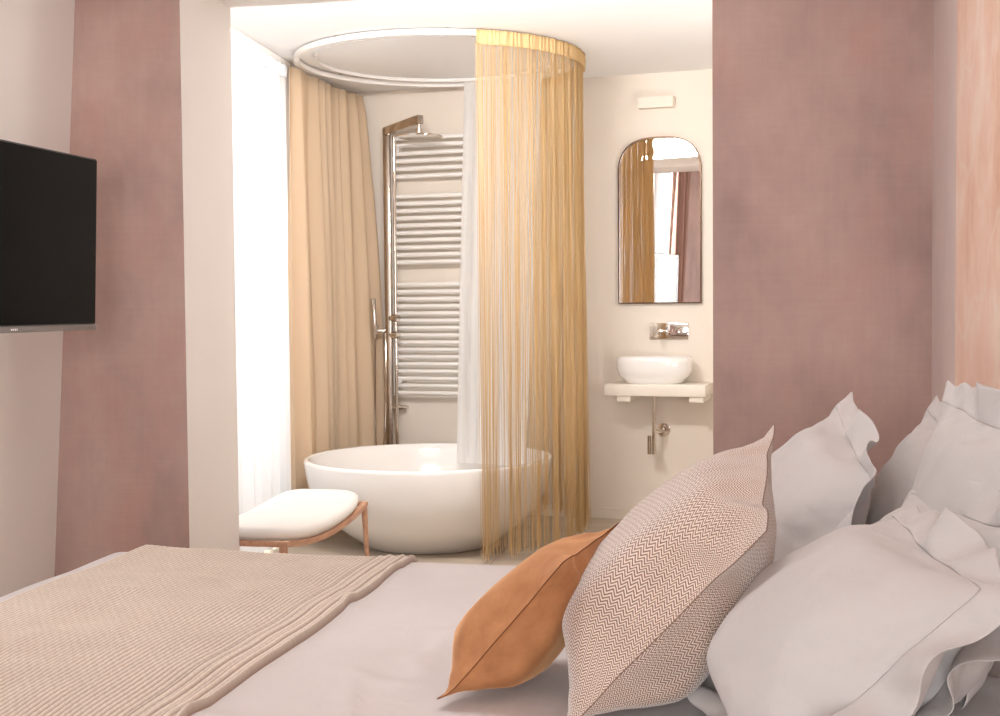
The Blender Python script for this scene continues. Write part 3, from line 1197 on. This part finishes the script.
for x in (RX0, RX1):
    mb = MB()
    L0 = (x - RX0) / BE.x
    mb.box((L0 - 0.012, -0.085, vz(395)), (L0 + 0.020, -0.045, vz(137)), bevel=0.008, mtx=bwm(RX0, 0))
    mb.build('upright', MT['white'], rad)
bars = [140.5 + 7.5 * k for k in range(6)] + [197.6 + 7.2 * k for k in range(10)] + [284.5 + 7.15 * k for k in range(16)]
for v in bars:
    z = vz(v)
    MB().tube([bw(RX0 + 0.02, 0.083, z), bw(RX1, 0.083, z)], 0.0148, n=12).build('bar', MT['white'], rad)
for x in (RX0 + 0.045, RX1 - 0.045):
    for z in (vz(152), vz(380)):
        mb = MB()
        mb.tube([bw(x, 0.001, z), bw(x, 0.10, z)], 0.012)
        mb.tube([bw(x, 0.10, z), bw(x, 0.108, z)], 0.018)
        mb.build('bracket', MT['white'], rad)
mb = MB()
mb.tube([bw(RX0 + 0.004, 0.065, vz(395)), bw(RX0 + 0.004, 0.065, 0.715), bw(RX0 + 0.02, 0.06, 0.69), bw(RX0 + 0.05, 0.04, 0.685), bw(RX0 + 0.05, 0.001, 0.685)], 0.018)
mb.tube([bw(RX0 + 0.004, 0.075, 0.70), bw(RX0 + 0.004, 0.125, 0.70)], [0.024, 0.02])
mb.build('valve', MT['chrome'], rad)

# ------------------------------------------------------------------ shower column
shw = empty('shower_column', (-2.40, 8.31, 0), 'chrome shower column with overhead rain head beside the radiator', 'shower')
CP = Vector((-2.40, 8.30, 0))
MB().box((CP.x - 0.022, CP.y - 0.022, 0.0), (CP.x + 0.022, CP.y + 0.022, 2.52), bevel=0.006).build('column', MT['steel'], shw)
MB().tube([(CP.x + 0.045, CP.y + 0.01, 0.02), (CP.x + 0.045, CP.y + 0.01, 2.47)], 0.011).build('riser_pipe', MT['chrome'], shw)
armd = Vector((0.29, -0.27, 0.03))
ang = math.atan2(armd.y, armd.x)
AM = Matrix.Translation((CP.x, CP.y, 2.50)) @ Matrix.Rotation(ang, 4, 'Z') @ Matrix.Rotation(-math.atan2(armd.z, math.hypot(armd.x, armd.y)), 4, 'Y')
AL = armd.length
MB().box((-0.022, -0.022, -0.028), (AL + 0.02, 0.022, 0.028), bevel=0.006, mtx=AM).build('arm', MT['steel'], shw)
AE = CP + Vector((armd.x, armd.y, 2.50 + armd.z))
mb = MB()
mb.tube([AE + Vector((0, 0, -0.02)), AE + Vector((0, 0, -0.10))], 0.012)
mb.tube([AE + Vector((0, 0, -0.055)), AE + Vector((0, 0, -0.09))], 0.02)
mb.build('neck', MT['chrome'], shw)
MB().lathe([(0.02, 0.012), (0.145, 0.004), (0.15, 0), (0.148, -0.006), (0.02, -0.007)], AE + Vector((0, 0, -0.105)), n=48, cap0=True, cap1=True).build('shower_head', MT['chrome'], shw)
for z in (1.283, 1.172):
    mb = MB()
    mb.tube([(CP.x + 0.02, CP.y - 0.01, z), (CP.x + 0.035, CP.y - 0.03, z)], 0.02)
    mb.tube([(CP.x + 0.03, CP.y - 0.02, z), (CP.x + 0.075, CP.y - 0.045, z)], 0.024)
    mb.build('knob', MT['chrome'], shw)
mb = MB()
mb.tube([(CP.x - 0.02, CP.y, 1.20), (-2.485, 8.285, 1.20)], 0.014)
mb.tube([(-2.485, 8.285, 1.185), (-2.485, 8.285, 1.235)], 0.02)
mb.build('holder', MT['chrome'], shw)
hs = MB().tube([(-2.485, 8.26, 1.15), (-2.487, 8.255, 1.24), (-2.492, 8.245, 1.41)], [0.012, 0.018, 0.018], n=14).build('hand_shower', MT['chrome'], shw)
hp = []
for k in range(33):
    q = k / 32
    a = PI * q
    hp.append((-2.485 + 0.065 * (1 - math.cos(a)) / 2 - 0.03 * math.sin(a) * (1 - q), 8.262 + 0.02 * q, 1.155 - 0.92 * math.sin(a) ** 0.75 + 0.03 * q))
MB().tube(hp, 0.0065, n=8).build('hose', MT['chrome'], shw)

# ------------------------------------------------------------------ washbasin corner
sx0, sx1 = -0.905, -0.29
shelf = empty('vanity_shelf', bw(-0.63, 0, 0.8), 'cream wall shelf carrying the white basin', 'shelf')
Ls = (sx1 - sx0) / BE.x
MB().box((0, -0.30, 0.803), (Ls, -0.001, 0.874), bevel=0.004, mtx=bwm(sx0, 0)).build('slab', MT['stone'], shelf)
for q in (0.075, Ls - 0.10):
    MB().box((q, -0.285, 0.768), (q + 0.085, -0.001, 0.803), bevel=0.003, mtx=bwm(sx0, 0)).build('bracket', MT['stone'], shelf)

bc = bw(-0.625, 0.155, 0.874)
bprof = [(0.10, 0.0), (0.165, 0.0), (0.175, 0.006), (0.19, 0.025), (0.218, 0.05), (0.23, 0.085), (0.232, 0.13), (0.228, 0.158), (0.222, 0.162), (0.215, 0.157), (0.212, 0.12), (0.19, 0.055), (0.12, 0.03), (0.02, 0.026)]
basin = MB().lathe(bprof, (0, 0, 0), n=72, sx=1.0, sy=0.58, power=2.8, cap0=True, cap1=True)
basin.move(Matrix.Translation(bc) @ Matrix.Rotation(math.atan2(BE.y, BE.x), 4, 'Z'))
basin = basin.build('washbasin', MT['ceramic'], angle=50)
tag(basin, 'white oval vessel basin standing on the cream shelf', 'washbasin')

tap = empty('wall_tap', bw(-0.565, 0, 1.19), 'chrome wall tap with plate and lever above the basin', 'tap')
MB().box((-0.122, -0.012, -0.052), (0.122, -0.001, 0.052), bevel=0.003, mtx=bwm(-0.565, 1.19)).build('plate', MT['chrome'], tap)
tm = bwm(-0.565, 1.19)
mb = MB()
mb.tube([tm @ Vector((-0.05, -0.01, -0.0)), tm @ Vector((-0.05, -0.10, 0.0)), tm @ Vector((-0.05, -0.16, -0.01)), tm @ Vector((-0.05, -0.17, -0.03))], 0.013)
mb.build('spout', MT['chrome'], tap)
mb = MB()
mb.tube([tm @ Vector((0.045, -0.01, 0)), tm @ Vector((0.045, -0.05, 0))], 0.022)
mb.tube([tm @ Vector((0.045, -0.045, 0.005)), tm @ Vector((0.075, -0.07, 0.03))], [0.008, 0.006])
mb.build('lever', MT['chrome'], tap)

trap = empty('drain_pipe', bw(-0.64, 0.2, 0.45), 'chrome basin waste pipe below the cream shelf', 'pipe')
MB().tube([bw(-0.63, 0.15, 0.803), bw(-0.63, 0.15, 0.435)], 0.0135, n=16).build('tailpipe', MT['chrome'], trap)
mb = MB()
mb.tube([bw(-0.66, 0.15, 0.435), bw(-0.66, 0.15, 0.55)], 0.0125, n=16)
mb.build('cup', MT['steel'], trap)
mb = MB()
mb.tube([bw(-0.63, 0.15, 0.575), bw(-0.60, 0.12, 0.575), bw(-0.60, 0.02, 0.575)], 0.0125, n=16)
mb.build('outlet', MT['chrome'], trap)
mb = MB()
mb.tube([bw(-0.60, 0.001, 0.575), bw(-0.60, 0.010, 0.575), bw(-0.60, 0.012, 0.575)], [0.042, 0.041, 0.030], n=28)
mb.build('rosette', MT['chrome'], trap)

# arched mirror
mir = empty('wall_mirror', bw(-0.62, 0, 1.36), 'tall mirror with rounded top and thin bronze frame above the basin', 'mirror')


def arch(w, z0, z1, rtop, y):
    pts = [Vector((-w, y, z0)), Vector((w, y, z0))]
    for k in range(41):
        a = PI * k / 40
        c, sn = math.cos(a), math.sin(a)
        pts.append(Vector((w * math.copysign(abs(c) ** (2 / 2.7), c), y, z1 - rtop + rtop * sn ** (2 / 2.7))))
    return pts


mm = bwm(-0.62, 0)
MW, MZ0, MZ1 = 0.262, 1.362, 2.395
outer0 = [mm @ p for p in arch(MW, MZ0, MZ1, 0.235, -0.001)]
outer1 = [mm @ p for p in arch(MW, MZ0, MZ1, 0.235, -0.028)]
inner1 = [mm @ p for p in arch(MW - 0.008, MZ0 + 0.008, MZ1 - 0.008, 0.229, -0.028)]
inner0 = [mm @ p for p in arch(MW - 0.008, MZ0 + 0.008, MZ1 - 0.008, 0.229, -0.016)]
MB().loft([outer0, outer1, inner1, inner0], False, False).build('frame', MT['bronze'], mir, angle=30)
mb = MB()
glass1 = [mm @ p for p in arch(MW - 0.0075, MZ0 + 0.0075, MZ1 - 0.0075, 0.229, -0.018)]
glass0 = [mm @ p for p in arch(MW - 0.0075, MZ0 + 0.0075, MZ1 - 0.0075, 0.229, -0.004)]
mb.loft([glass0, glass1], True, True)
mb.build('glass', MT['mirror'], mir, smooth=False)

# wall light
wl = empty('wall_light', bw(-0.635, 0, 2.6), 'small cream plaster wall light above the mirror', 'wall light')
lm = bwm(-0.635, 2.6)
MB().loft([[lm @ Vector(p) for p in ((-w, -0.001, z), (w, -0.001, z), (w, -d, z), (-w, -d, z))] for z, w, d in ((-0.03, 0.108, 0.06), (0.035, 0.112, 0.065))]).build('shade', MT['bath'], wl, smooth=False)

# added, unseen housings for the two bathroom fill lights
struct(MB().box((-1.88, 5.12, 2.64), (-1.02, 5.17, BATH_CEIL - 0.001), bevel=0.004, mtx=Matrix.Identity(4)).build('added_fill_housing_1', MT['white'], smooth=False))
fl = empty('added_fill_stand', (0.12, 6.0, 0), 'slim white stand added for the unseen fill light behind the partition pier', 'fill_stand')
MB().lathe([(0.02, 0.03), (0.13, 0.02), (0.14, 0.0)], (0.12, 6.0, 0), n=32, cap0=True, cap1=True).build('base', MT['white'], fl)
MB().tube([(0.12, 6.0, 0.02), (0.12, 6.0, 0.80)], 0.014).build('pole', MT['white'], fl)
MB().lathe([(0.03, 0.77), (0.16, 0.785), (0.27, 0.80), (0.275, 0.812), (0.03, 0.79)], (0.12, 6.0, 0), n=48, cap0=True, cap1=True).build('bowl', MT['white'], fl)
